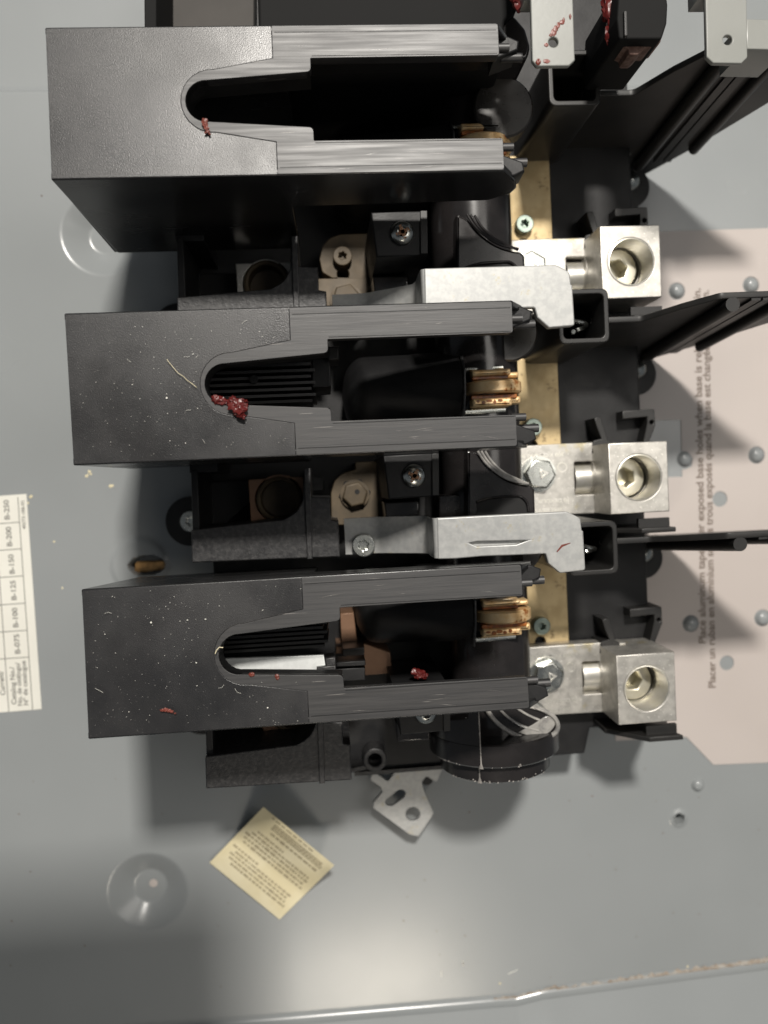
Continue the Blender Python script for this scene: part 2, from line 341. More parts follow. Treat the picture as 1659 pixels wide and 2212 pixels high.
vtext('Catalog No./', 31, 1522, 26, 1441, 14, 'inkl', cl, .34); vtext('No. de catálogo/', 44, 1525, 38.5, 1432, 13, 'inkl', cl, .34); vtext('N° de catalogue', 57, 1524, 51, 1428, 13, 'inkl', cl, .34)
vtext('40273-188-02', 52.5, 1143, 49, 1081, 9, 'inkl', cl, .34); vtext('Current/', 7, 1502, 2, 1450, 14, 'inkl', cl, .34)

# yellow paper tag, lying curled on the panel
cn = [P(569, 1743, 13), P(722, 1869, 11), P(604, 1986, 1.5), P(453, 1863, 2)]       # top, right, bottom, left
def tagpt(a, b, dz=0):           # a: left->bottom side direction ; b: away towards the top edge
    p = (cn[3].lerp(cn[2], a)).lerp(cn[0].lerp(cn[1], a), b)
    z = 1.2 + 1.6 * math.sin(math.pi * a) * .4 + 14 * sst(.42, 1.1, b) * (1 - .15 * a) + 1.6 * sst(.7, 1, b) * math.sin(5 * a) + 3.5 * sst(.82, 1, a) * sst(.75, 1, b)
    s = (HC - z) / (HC - p.z); return (p.x * s, p.y * s, z + dz)
tg = thing('paper_tag', P(590, 1880, 0), 'yellowed square paper instruction tag lying turned on the grey panel', 'tag')
g = G(); g.grid(26, 26, tagpt); g.grid(26, 26, lambda a, b: tagpt(b, a, .18))
part('paper', g, MT_['paper'], tg)
g = G(); rr = random.Random(3)
rows = [(.17, .17, .93), (.225, .11, .90), (.28, .08, .88), (.33, .12, .9), (.385, .05, .40), (.50, .10, .93), (.555, .07, .90), (.61, .05, .92), (.66, .10, .9), (.715, .14, .5), (.80, .25, .90)]
for b_, a0, a1 in rows:
    a = a0
    while a < a1:
        q = a + rr.uniform(.02, .075); q = min(q, a1); hh = rr.uniform(.012, .017); n_ = max(2, int((q - a) / .01)); bb = b_
        g.grid(n_, 1, lambda s_, t_, a=a, q=q, hh=hh, bb=bb: tagpt(a + (q - a) * s_, bb + (t_ - .5) * 2 * hh * (.9 + .2 * math.sin(40 * s_)), .24)); a = q + rr.uniform(.008, .016)
for j in range(4): 
    a = .22
    while a < .9:
        q = min(a + rr.uniform(.015, .05), .92); g.grid(2, 1, lambda s_, t_, a=a, q=q, j=j: tagpt(a + (q - a) * s_, .845 + j * .022 + t_ * .017, .24)); a = q + .006
a = .15
while a < .72:
    q = a + rr.uniform(.03, .09); g.grid(3, 1, lambda s_, t_, a=a, q=q: tagpt(a + (q - a) * s_, .955 + t_ * .020, .24)); a = q + .02
part('faded_print', g, MT_['inkp'], tg)

# ================================================================== SWITCH BASE
zf = 25.0
base = thing('switch_base', P(1000, 1050, 0), 'black moulded three pole switch base with wells, sockets and barriers on the grey panel', 'switch base')
yb = P(850, 1660, zf).y; yt = 190.0
g = G(); xr = P(1385, 1000, zf).x
fl = [(P(470, 1400, zf).x, yb), (P(1262, 1600, zf).x, yb), (P(1275, 1575, zf).x, yb + 10), (xr + 1, yb + 10), (xr, yt), (P(470, 1400, zf).x, yt)]
g.prism(fl, 4, zf, bev=.8); part('floor_plate', g, MT_['black'], base)
for i in range(3):
    dy = -PITCH * i
    def X2(pts, z, k): return XY(pts, z, k, i)
    # lug well: ledge with rib, left bar
    zw = 62
    g = G(); g.prism(rnd(X2([(443, 1635), (560, 1619), (640, 1609), (668, 1592), (681, 1567), (684, 1500), (698, 1500), (699, 1560), (740, 1560), (741, 1607), (757, 1609), (760, 1685), (445, 1704)], zw, 2), [.4, 2, 3, 6, 3, .5, .5, .3, .3, .3, .3, .3, .3]), 8, zw, bev=.4)
    ledge = part('well_ledge', g, MT_['dusty'], base)
    g = G(); g.prism(X2([(683.5, 1500), (697, 1499), (702, 1690), (690, 1691)], zw, 2), 40, zw + 1.0, bev=.3); part('ledge_rib', g, MT_['dusty'], ledge)
    g = G(); g.prism(X2([(412, 1015), (427, 1015), (432, 1150), (416, 1152)], 60, 1), 6, 60, bev=.4)
    g.prism(X2([(408, 1000), (470, 1000), (470, 1020), (409, 1022)], 60, 1), 6, 59.7, bev=.4); part('well_wall', g, MT_['black'], base)
    g = G(); g.prism(X2([(450, 1040), (700, 1030), (700, 1060), (560, 1070), (480, 1140), (450, 1140)], 30, 1), zf - .5, 30, bev=.5); part('well_floor_step', g, MT_['black'], base)
    # ears + their screws
    c = P(412, 1126, 8, 1, i); g = G(); g.cyl(c, 9.9, -7.9, 0, 40); ear = part('left_ear', g, MT_['black'], base)
    torx((c.x + .3, c.y, 8), 4.1, ear, 'steel', 2.0, 'ear_screw')
    c = P(1388, 1206, 8, 2, i); g = G(); g.cyl(c, 8.6, -7.9, 0, 40); ear = part('right_ear', g, MT_['black'], base)
    c = P(1402, 1196, 11, 2, i); g = G(); g.lathe([(3.9, 0), (3.7, 1), (2.5, 2.2), (0, 2.8)], (c.x - 1, c.y, 8), 24); part('ear_screw', g, MT_['steel'], ear)
    # hooks on the right edge
    g = G(); g.prism(X2([(1345, 888), (1400, 884), (1414, 884), (1416, 920), (1400, 962), (1388, 962), (1398, 915), (1398, 900), (1345, 905)], 32, 1), 12, 32, [circ(*P(1408, 912, 32, 1, i)[:2], .8, 12)], bev=.3)
    part('edge_hook', g, MT_['barrier'], base)
    g = G(); g.prism(X2([(1284, 903), (1298, 901), (1313, 950), (1322, 955), (1324, 976), (1280, 978), (1282, 952), (1300, 948), (1290, 925)], 36, 1), zf - .5, 36, bev=.3)
    part('floor_clip', g, MT_['barrier'], base)
    # square socket
    a, b = P(1182, 108, 72, 0, i), P(1298.5, 227, 72, 0, i)
    g = G(); g.prism(rnd([(a.x, b.y), (b.x, b.y), (b.x, a.y), (a.x, a.y)], 2.6), zf - 2, 72, [rnd([(a.x + 1.7, b.y + 1.7), (b.x - 1.7, b.y + 1.7), (b.x - 1.7, a.y - 1.7), (a.x + 1.7, a.y - 1.7)], 1.6)], bev=.4)
    part('square_socket', g, MT_['barrier'], base)
    # phase barrier: sloped top, round post, grooves
    Yb = 52.0 + PITCH - PITCH * i
    pr = [(b.x - 2, 20), (b.x - 2, 60), (111, 60), (119, 73), (127, 83), (177, 83), (162, 54), (150, 24), (139, 2), (128, 2), (126, 20)]
    g = G(); gg = G(); gg.prism(rnd(pr, [0, .5, 3, 3, 3, 1, 3, 3, 1, 1, 0]), -1.0, 1.0, bev=.3, plane='XZ'); g.merge(gg, Matrix.Translation((0, Yb, 0)))
    bar = part('phase_barrier', g, MT_['barrier'], base)
    c = P(1583, 655, 83, 1, i); g = G(); g.cyl((c.x, Yb - 2.9, 0), 2.3, 14, 83, 28); g.cyl((c.x + 18, Yb - 1.9, 0), 2.0, 24, 82, 24); part('barrier_post', g, MT_['barrier'], bar)
    g = G(); g.box(c.x + 6.4, c.x + 9.4, Yb - 1.8, Yb - .9, 14, 82.6); g.box(c.x + 10.2, c.x + 13.2, Yb - 1.8, Yb - .9, 14, 82.6); part('barrier_rib', g, MT_['barrier'], bar)
    for o_ in [bar] + list(bar.children):
        z0_ = wpos(o_).z / S
        for v_ in o_.data.vertices: v_.co.y -= 7 * (1 - (v_.co.z / S + z0_) / 83) * S
    # thin rib wall under each wire lug
    q = P(1460, 1143, 51, 1, i); g = G(); gg = G(); gg.prism([(100, 20), (100, 38), (112, 51), (q.x, 51), (q.x - 2, 44), (136, 6), (126, 6), (124, 20)], -.9, .9, bev=.3, plane='XZ')
    g.merge(gg, Matrix.Translation((0, q.y, 0))); g.box(112, q.x - 1, q.y, q.y + 4.2, 46.5, 48.2)
    part('lug_rib', g, MT_['barrier'], base)
    # screw block
    zs = 76
    g = G(); g.prism(X2([(828, 984), (948, 978), (949, 1071), (840, 1079)], zs, 1), 30, zs, bev=.5)
    bl = part('screw_block', g, MT_['black'], base)
    g = G(); g.prism(X2([(933, 980), (948, 979), (949, 1070), (934, 1071)], zs + .8, 1), 60, zs + .8, bev=.2); part('block_lip', g, MT_['barrier'], bl)
    c = P(895.5, 1028, zs + 2, 1, i); ph = phillips((c.x, c.y, zs - .3), 3.75, bl, 'block_screw', h=2.6, a=.35 + i * .5)
    q = G()
    for t in (.35 + i * .7, .35 + i * .7 + math.pi / 2):
        gg = G(); gg.prism([(-2.2, -.42), (0, -.7), (2.2, -.42), (2.2, .42), (0, .7), (-2.2, .42)], -.4, .10, bev=.05); q.merge(gg, Matrix.Translation((c.x, c.y, zs + 2.15)) @ Matrix.Rotation(t, 4, 'Z'))
    part('cross_recess', q, MT_['rust' if i < 2 else 'hole'], bl)
    # moulded walls between screw block and blade hub
    g = G(); g.prism(X2([(948, 1070), (1010, 1068), (1010, 1120), (948, 1122)], 62, 1), zf, 62, bev=.5); g.prism(X2([(830, 1085), (905, 1082), (905, 1125), (835, 1128)], 58, 1), zf, 58, bev=.5)
    part('inner_wall', g, MT_['gloss'], base)
# bottom lip and eyelet
g = G(); e = P(810, 1642, 34); g.prism(circ(e.x, e.y, 4.5, 36), 22, 34, [circ(e.x, e.y, 2.5, 30)], bev=.5); g.cyl((e.x, e.y, 0), 3.1, 22, 30, 30) if False else None
g.prism(XY([(757, 1660), (790, 1652), (796, 1662), (757, 1670)], 33), 24, 33, bev=.3)
part('eyelet', g, MT_['edge' if False else 'dusty'], base)
g = G(); g.box(P(765, 1660, zf).x, P(960, 1660, zf).x, yb - 1.2, yb + .2, 14, zf + 1.6); part('bottom_lip', g, MT_['dusty'], base)

# ================================================================== BUS BARS, LUGS, LINE SIDE
for i in range(3):
    a = P(1088, 337, 28, 0, i); b = P(1197, 600, 28, 0, i)
    top = thing('bus_bar', ((a.x + b.x) / 2, (a.y + b.y) / 2, zf), ['flat brass bar beside the top wire lug, its upper end under the first cover', 'flat brass bar with a torx screw, beside the middle wire lug', 'flat brass bar running under the bottom wire lug, shadow across its screw'][i], 'bus bar', 'brass bus bars beside the wire lugs')
    hs = [circ(*P(u, v, 28, 0, i)[:2], r, 20) for u, v, r in [(1131, 527, 2.1), (1071 + 40, 560, 1.2)]]
    g = G(); g.prism([(a.x, b.y), (b.x, b.y), (b.x, a.y), (a.x, a.y)], zf + .05, 28, hs, bev=.25); part('bar', g, MT_['brass'], top)
    c = P(1134.5, 482.5, 31.5, 0, i); torx((c.x, c.y, 28), 3.35, top, 'torx', 3.4)
LUGL = ['square aluminium wire lug nearest the top, grey shadow behind it', 'middle square aluminium wire lug beside the bare grey patch of the label', 'lowest square aluminium wire lug, its bolt half hidden by a cover arm']
for i in range(3):
    X2 = lambda pts, z, k=2: XY(pts, z, k, i)
    lug = thing('wire_lug', P(1300, 1470, 28, 2, i), LUGL[i], 'wire lug', 'aluminium wire lugs on the right of the switch')
    win = rnd(X2([(1258, 1430), (1312, 1427), (1314, 1497), (1260, 1500)], 35), .6)
    g = G(); g.prism(rnd(X2([(1115, 1401), (1206, 1394), (1300, 1388), (1352, 1388), (1352, 1532), (1303, 1538), (1122, 1549)], 35), [.8, 0, 1, 0, 0, 0, .8]), 28.1, 35, [win], bev=.35)
    part('tang', g, MT_['alu'], lug)
    a, b = P(1258, 1463, 33, 2, i), P(1316, 1463, 33, 2, i)   # barrel visible in the window
    g = G(); g.lathe([(0, 0), (6.5, 0), (6.5, b.x - a.x), (0, b.x - a.x)], (a.x + .2, a.y, 28.2), 48, 'X'); part('barrel', g, MT_['bore'], lug)
    fc = [P(u, v, 52, 2, i) for u, v in [(1329.5, 1417), (1455.5, 1408), (1463.5, 1556), (1338.5, 1567)]]
    xa = (fc[0].x + fc[3].x) / 2; xb = (fc[1].x + fc[2].x) / 2; ya = (fc[2].y + fc[3].y) / 2; yb_ = (fc[0].y + fc[1].y) / 2
    hc = P(1397, 1487, 52, 2, i)
    g = G(); g.prism([(xa, ya), (xb, ya), (xb, yb_), (xa, yb_)], 26, 52, [circ(hc.x, hc.y, 8.35, 48)], bev=.35); block = part('lug_block', g, MT_['alu'], lug)
    thr = [(8.9, 25.9)]
    n = 9
    for j in range(n + 1):
        z = 40 + j * (11.6 / n); thr += [(8.35, z), (7.95, z + .5)]
    thr = [(7.7, 30), (7.7, 40)] + thr[1:] + [(8.3, 52.02)]
    g = G(); g.lathe(thr, (hc.x, hc.y, 0), 48); part('threaded_bore', g, MT_['bore'], block)
    g = G(); sx, sy = hc.x - .9, hc.y + .2; hx = hexa(sx, sy, 3.7, .2 + i * .4)
    g.merge(curve_prism(circ(sx, sy, 7.2, 40), 33, 41.5, [hx], .5, 3)); g.cyl((sx, sy, 0), 5, 33.2, 35, 20)
    part('set_screw', g, MT_['setscrew'], block)
    g = G(); c = P(1300, 1462, 37, 2, i); g.lathe([(0, 0), (7.4, 0), (7.4, 3.2), (0, 3.2)], (c.x + .2, c.y, 30), 32, 'X'); part('collar', g, MT_['alu'], lug)
    c = P(1187, 1463, 39, 2, i); hexbolt((c.x, c.y, 35), 5.9, lug, 'steel', 3.9, a=.5 + i * .4)
    tz = 35.03
    pA, pB = P(1123, 1416, 35, 2, i), P(1232, 1408, 35, 2, i)
    for (u0, v0, u1, v1, s) in [(1236, 1414, 1130, 1421, '300 KCM-6 AL9CU'), (1248, 1510, 1180, 1515, '70 DEXDUR'), (1232, 1530, 1150, 1536, 'WIRE 600 V TORQ')]:
        A, B = P(u0, v0, 35, 2, i), P(u1, v1, 35, 2, i); d = B - A; text(s, A, d.length, 1.9, 'bore', lug, math.atan2(d.y, d.x), tz, name='stamped_text')
    g = G()
    for u, v in ((1232, 1442), (1135, 1435)): q = P(u, v, 35, 2, i); g.prism(circ(q.x, q.y, 1.9, 22), 34.9, 35.06, [circ(q.x, q.y, 1.55, 22)], bev=.02)
    part('stamped_ring', g, MT_['bore'], lug)
for i in range(3):              # line side: plates and lugs sunk in the wells
    X2 = lambda pts, z, k=1: XY(pts, z, k, i)
    zq = 42
    lk = thing('line_lug', P(600, 1085, 20, 1, i), ['grey line side lug sunk in the top well, only its upper half showing', 'copper coloured line side lug with a big dark hole in the middle well', 'line side lug in the bottom well, hidden by the third cover'][i], 'line lug', 'line side lugs sunk in the wells')
    cc = P(603, 1078, zq, 1, i)
    sq = X2([(536, 1036), (655, 1030), (660, 1128), (542, 1135)], zq); g = G(); g.prism(sq, zf, zq, [circ(cc.x, cc.y, 8.4, 40)], bev=.3); part('lug_block', g, MT_['copper' if i else 'alu'], lk)
    g = G(); g.lathe([(8.5, zf + .3), (8.4, zq - 4), (7.9, zq + 1.4), (7.2, zq + 1.7), (6.5, zq + 1.2), (6.2, zq - 5), (0, zq - 6)], (cc.x, cc.y, 0), 40); part('hole_collar', g, MT_['bronze'], lk)
    zq = 38
    pl = thing('line_bus', P(770, 1070, 20, 1, i), ['tarnished bus plate with a torx screw beside the top well', 'tarnished bus plate with a hex bolt beside the middle well', 'brown angled bus plate seen through the opening of the third cover'][i], 'bus plate', 'tarnished bus plates beside the wells')
    if i == 0:
        g = G(); q = XY([(690, 560), (697, 530), (712, 514), (735, 506), (798, 504), (798, 604), (718, 601), (696, 588)], zq)
        hb = circ(*P(741, 592, zq)[:2], 2.2, 20); g.prism(rnd(q, [1, 4, 4, 1, .5, .5, 2, 2]), zf, zq, [hb], bev=.3)
        g.prism(XY([(682, 602), (799, 600), (800, 660), (700, 662), (700, 634), (683, 633)], zq + 2), zf, zq + 2, bev=.3); part('plate', g, MT_['bronze'], pl)
        c = P(740, 551, 42); torx((c.x, c.y, 38), 3.4, pl, 'bronze', 3.2)
        c = P(748, 646, 42); hexbolt((c.x, c.y, 40), 5.2, pl, 'bronze', 4, False)
    elif i == 1:
        g = G(); q = XY([(715, 1066), (722, 1040), (740, 1022), (768, 1014), (768, 998), (824, 996), (828, 1121), (745, 1128), (745, 1134), (728, 1134), (727, 1126), (716, 1124)], zq)
        g.prism(rnd(q, [2, 4, 4, .5, .5, .5, .5, .5, .3, .3, .3, .5]), zf, zq, bev=.3); part('plate', g, MT_['bronze'], pl)
        c = P(767, 1068, 42, 1, 1); g = G(); g.prism(hexa(c.x, c.y, 5.9, .1), zq - .2, zq + .7, bev=.2); part('hex_washer', g, MT_['black'], pl)
        hb = hexbolt((c.x, c.y, zq + .7), 4.7, pl, 'bronze', 3.4, False)
        g = G(); g.cyl((c.x + .8, c.y + .9, 0), .9, zq + 4.1, zq + 4.25, 16); part('centre_dimple', g, MT_['black'], pl)
    else:
        g = G(); q = XY([(726, 1396), (790, 1391), (843, 1410), (846, 1454), (788, 1459), (786, 1412), (726, 1412)], 40, 2, 2); g.prism(q, zf, 40, bev=.3)
        g.prism(XY([(735, 1326), (764, 1324), (772, 1392), (738, 1394)], 40, 2, 2), zf, 39.6, bev=.3); part('plate', g, MT_['copper'], pl)
        g = G(); g.prism(XY([(740, 1402), (787, 1398), (788, 1455), (741, 1457)], 52, 2, 2), 30, 52, bev=.4); part('pole_piece', g, MT_['barrier'], pl)

# ================================================================== BLADE SHAFT, HUBS, CONTACTS
ax = P(1067, 1610, 52); ye = P(1042, 1697, 71.4).y; ys = P(1037, 1666, 74.9).y
yc_ = P(1100, 1607, 74).y
shaft = thing('blade_shaft', (ax.x, ye, 52), 'glossy black moulded blade shaft crossing all poles, its stepped round end below the third cover', 'shaft')
g = G(); g.lathe([(0, 0), (18.6, 0), (19.3, .5), (19.4, ys - ye), (22.3, ys - ye + .1), (22.9, ys - ye + .7), (22.9, yc_ - ye - .5), (22.4, yc_ - ye), (14, yc_ - ye + .1), (14, 230), (0, 230)], (ax.x, ye, 52), 96, 'Y')
an = math.asin((P(1040, 1600, 74).x - ax.x) / 22.9)
g.lathe([(14, yc_ - ye - .5), (22.85, yc_ - ye - .5), (22.85, 33), (14, 33)], (ax.x, ye, 52), 40, 'Y', -math.pi / 2 - 0.0, -math.pi / 2 + 0.0) if False else None
lv = [(ax.x + 22.85 * math.sin(t), 52 + 22.85 * math.cos(t)) for t in [an + (-1.75 - an) * j / 24 for j in range(25)]]
sl_ = G(); sl_.prism(lv + [(ax.x, 40)], -(yc_ + 13), -(yc_ - .4), bev=.15, plane='XZ'); g.merge(sl_)
part('drum', g, MT_['gloss'], shaft)
g = G(); q = P(1038, 1600, 74)     # flash line along the mould parting
for (a0, a1, rr_) in ((ys, ye + 27, 22.95), (ye, ys, 19.45)):
    n = 60
    def fl_(t, b, a0=a0, a1=a1, rr_=rr_):
        y = a0 + (a1 - a0) * t; wdt = .16 + .12 * abs(noise.noise(Vector((y * .7, rr_, 0)))) + (.5 * max(0, 1 - abs(y - a0) / 1.8)); x = q.x + (b - .5) * 2 * wdt; return (x, y, 52 + math.sqrt(rr_ ** 2 - (x - ax.x) ** 2) + .04)
    g.grid(n, 2, fl_)
for j in range(34):
    a = random.uniform(-1, 1) * 1.1; dd = abs(random.gauss(0, .35)); st = random.random() < .5; rad = 19.45 if st else 22.95
    y = (ye if st else ys) + .3 + dd; x = ax.x + rad * math.sin(a); z = 52 + rad * math.cos(a); s_ = random.uniform(.1, .45)
    g.add([(x - s_, y - .1, z + .05), (x + s_, y - .05, z + .02), (x + s_ * .3, y + .3 + s_ * .5, z + .05)], [(0, 1, 2)], False)
part('flash_line', g, MT_['edge'], shaft, label='pale moulding flash and chips along the drum')
# scooped end of the drum (arc lips), read on the last pole; fans on the other poles
def arcband(pts, z, wd, zt, gg, k=2, i=2):
    pp = [P(u, v, zt, k, i) for u, v in pts]; out = []
    for a in range(len(pp) - 1):
        for t in range(4): out.append(pp[a].lerp(pp[a + 1], t / 4))
    out.append(pp[-1]); gg.tube([(p.x, p.y, zt) for p in out], wd, 8)
def cr(pts, n=8):               # catmull-rom
    o = []; Q = [pts[0]] + list(pts) + [pts[-1]]
    for a in range(1, len(Q) - 2):
        for t in range(n):
            s_ = t / n; o.append(tuple(.5 * (2 * Q[a][c] + (Q[a + 1][c] - Q[a - 1][c]) * s_ + (2 * Q[a - 1][c] - 5 * Q[a][c] + 4 * Q[a + 1][c] - Q[a + 2][c]) * s_ ** 2 + (3 * Q[a][c] - Q[a - 1][c] - 3 * Q[a + 1][c] + Q[a + 2][c]) * s_ ** 3) for c in (0, 1)))
    return o + [pts[-1]]
outer = cr([(1046, 1522), (1066, 1553), (1090, 1575), (1118, 1590), (1148, 1598), (1178, 1595), (1200, 1584), (1206, 1567), (1196, 1548), (1172, 1534), (1140, 1524)])
g = G(); zt = 67
oo = XY(outer, zt, 2, 2); g.prism(oo, 52, zt - 1.0, bev=.3); part('scoop_floor', g, MT_['gloss'], shaft)
g = G(); g.tube([(x, y, zt - .5) for x, y in oo], .8, 8); g.tube([(*p, zt - .7) for p in XY(cr([(1075, 1527), (1100, 1552), (1130, 1570), (1165, 1580)]), zt, 2, 2)], .45, 8)
g.tube([(*p, zt - .7) for p in XY(cr([(1112, 1527), (1140, 1545), (1170, 1558)]), zt, 2, 2)], .42, 8)
g.prism(XY(cr([(1120, 1584), (1150, 1568), (1185, 1548), (1200, 1566), (1180, 1588), (1150, 1592)]), zt, 2, 2), zt - 1.2, zt - .5, bev=.2)
part('scoop_lip', g, MT_['lip'], shaft, label='pale translucent curved lips on the drum end')
for i in range(2):
    fo = cr([(1010, 972), (1036, 984), (1062, 1012), (1092, 1034), (1122, 1045), (1146, 1048)]) + [(1155, 1056), (1157, 1112), (1157, 1150), (1010, 1152)]
    g = G(); g.prism(rnd(XY(fo, 70, 1, i), .5, 2), 40, 70, bev=.8); fan = part('arc_fan', g, MT_['gloss'], shaft)
    g = G(); g.prism(XY([(1030, 1084), (1060, 1078), (1125, 1076), (1140, 1090), (1142, 1112), (1142, 1135), (1030, 1138)], 70.2, 1, i), 66, 70.25, bev=.1); part('fan_pocket', g, MT_['hole'], fan)
    g = G(); g.tube([(*p, 70.6) for p in XY(cr([(1030, 1085), (1060, 1076), (1100, 1072), (1124, 1072), (1138, 1085), (1142, 1105)]), 70.6, 1, i)], .45, 8); part('pocket_rim', g, MT_['gloss'], fan)
    g = G()
    for off in (0, 8, 17):
        g.tube([(*p, 71.2 - off * .06) for p in XY(cr([(1032 + off, 974), (1048 + off, 998), (1072 + off, 1020), (1100 + off * .8, 1036 - off * .2), (1142, 1045)]), 71.2, 1, i)], .42, 8)
    part('curved_lip', g, MT_['lip' if i else 'gloss'], fan)
    g = G(); g.tube([P(1008, 975, 66, 1, i), P(1010, 1120, 66, 1, i)], .4, 6); part('parting_edge', g, MT_['edge'], fan)
for i in range(3):
    # blade guard: rounded black hood left of the contacts
    a, b = P(742, 843, 60, 1, i), P(1000, 840, 70, 1, i); yc = a.y
    def hood(s_, t_, a=a, b=b, yc=yc):
        x = a.x + (b.x - a.x) * s_; wv = (1 - (1 - min(s_ / .22, 1)) ** 2.4) ** .5 if s_ < .22 else 1; an = math.pi * t_
        return (x, yc + 13.5 * wv * math.cos(an) * -1, 36 + (34 * (.55 + .45 * s_)) * wv * math.sin(an) ** .7)
    g = G(); g.grid(40, 40, hood); hb = part('blade_guard', g, MT_['black'], shaft)
    g = G(); g.tube([P(997, 770, 64, 1, i), P(1003, 800, 69, 1, i), P(1004, 850, 70, 1, i), P(1001, 905, 66, 1, i)], .5, 6); part('guard_edge', g, MT_['dusty'], hb)
    # round discs beside the hub (dark, behind the socket)
    c = P(1088, 230, 70, 0, i) + Vector((0, [0, 5, 9][i], 0)); zd = 62.4 - [0, 6, 10][i]; g = G(); g.lathe([(0, 0), (9.3, 0), (9.8, .6), (9.8, 7), (9.2, 7.6), (0, 7.6)], (c.x, c.y, zd), 48); part('hub_disc', g, MT_['disc'], shaft)
    # contact stack
    ct = thing('contact_stack', P(1068, 840, 50, 1, i), ['stained contact disc half hidden by the first cover\'s lower arm', 'cream and rust contact stack in the opening of the second cover', 'grease smeared contact stack under the third cover\'s upper arm'][i], 'contact', 'contact stacks between the cover arms')
    X = lambda u: P(u, 840, 69, 1, i).x
    Y = lambda v: P(1068, v, 69, 1, i).y
    if i == 0: Y = lambda v: P(1068, v, 69, 1, 0).y + 3.0
    cz = 61.0
    g = G(); g.lathe([(0, 0), (9.0, 0), (9.7, .6), (9.7, 3.6), (9.0, 4.2), (0, 4.2)], (X(1072), Y(849), cz + 1.6), 56, 'Y'); part('contact_disc', g, MT_['contact'], ct)
    for nm, (u0, u1, v0, v1, z) in {'contact_pad': (1020, 1104, 798, 812, 70), 'contact_pad.': (1018, 1104, 860, 878, 70), 'shim': (1080, 1126, 803, 815, 67), 'shim.': (1080, 1128, 856, 872, 67)}.items():
        g = G(); g.prism(rnd([(X(u0), Y(v1)), (X(u1), Y(v1)), (X(u1), Y(v0)), (X(u0), Y(v0))], .6), 54, z, bev=.95, br=3); part(nm.rstrip('.'), g, MT_['contact'], ct)
    g = G(); g.prism(rnd([(X(1022), Y(819)), (X(1100), Y(819)), (X(1100), Y(811)), (X(1022), Y(811))], .4), 56, 68.6, bev=.3); g.prism(rnd([(X(1018), Y(861)), (X(1118), Y(861)), (X(1118), Y(852)), (X(1018), Y(852))], .4), 56, 68.2, bev=.3); part('greasy_gap', g, MT_['stain'], ct)
    g = G(); g.prism([(X(1006), Y(882)), (X(1096), Y(882)), (X(1096), Y(795)), (X(1006), Y(795))], 46, 58, bev=.3); part('carrier', g, MT_['bronze'], ct)
    g = G(); g.tube([(X(1006), Y(886), 66), (X(1094), Y(884), 66)], .95, 10); g.tube([(X(1006), Y(793), 65), (X(1094), Y(791), 65)], .8, 10)
    if i == 1: g.tube([(X(1010), Y(454 + 534), 60), (X(1085), Y(975), 61)], .8, 10)
    part('side_pin', g, MT_['steel'], ct)
    g = G()
    for q in range(5):
        g.prism(circ(X(1030 + q * 12), Y(866 + (q % 2) * 3), random.uniform(.5, 1.2), 10, random.uniform(.4, .8)), 70.0, 70.12, bev=.02)
    part('grease_stain', g, MT_['stain'], ct)
    # blade jaw below the contact (pressed zinc) in pole 3
    if i >= 1:
        g = G(); g.prism(XY([(1026, 1385), (1066, 1378), (1082, 1380), (1090, 1400), (1085, 1465), (1036, 1470), (1030, 1420)], 54, 2, i), 50, 54, [XY([(1044, 1392), (1062, 1388), (1052, 1410)], 54, 2, i)], bev=.3)
        jw = part('contact_jaw', g, MT_['zinc'], ct)
        A = P(1054, 1446, 54, 2, i); B = P(1079, 1410, 54, 2, i); d = B - A
        g = G(); n_ = d.cross(Vector((0, 0, 1))).normalized() * 2.4; g.add([A + n_ + Vector((0, 0, .1)), A + Vector((0, 0, .1)), B + Vector((0, 0, .1)), B + n_ + Vector((0, 0, .1))], [(0, 1, 2, 3)], False); part('cast_mark', g, MT_['bronze'], jw)
        g = G(); g.tube([P(1062, 1440, 56, 2, i), P(1070, 1450, 57, 2, i), P(1077, 1474, 57, 2, i)], .7, 8); g.tube([P(1085, 1400, 50, 2, i), P(1098, 1430, 50, 2, i), P(1106, 1472, 50, 2, i)], .7, 8); part('jaw_spring', g, MT_['steel'], ct)

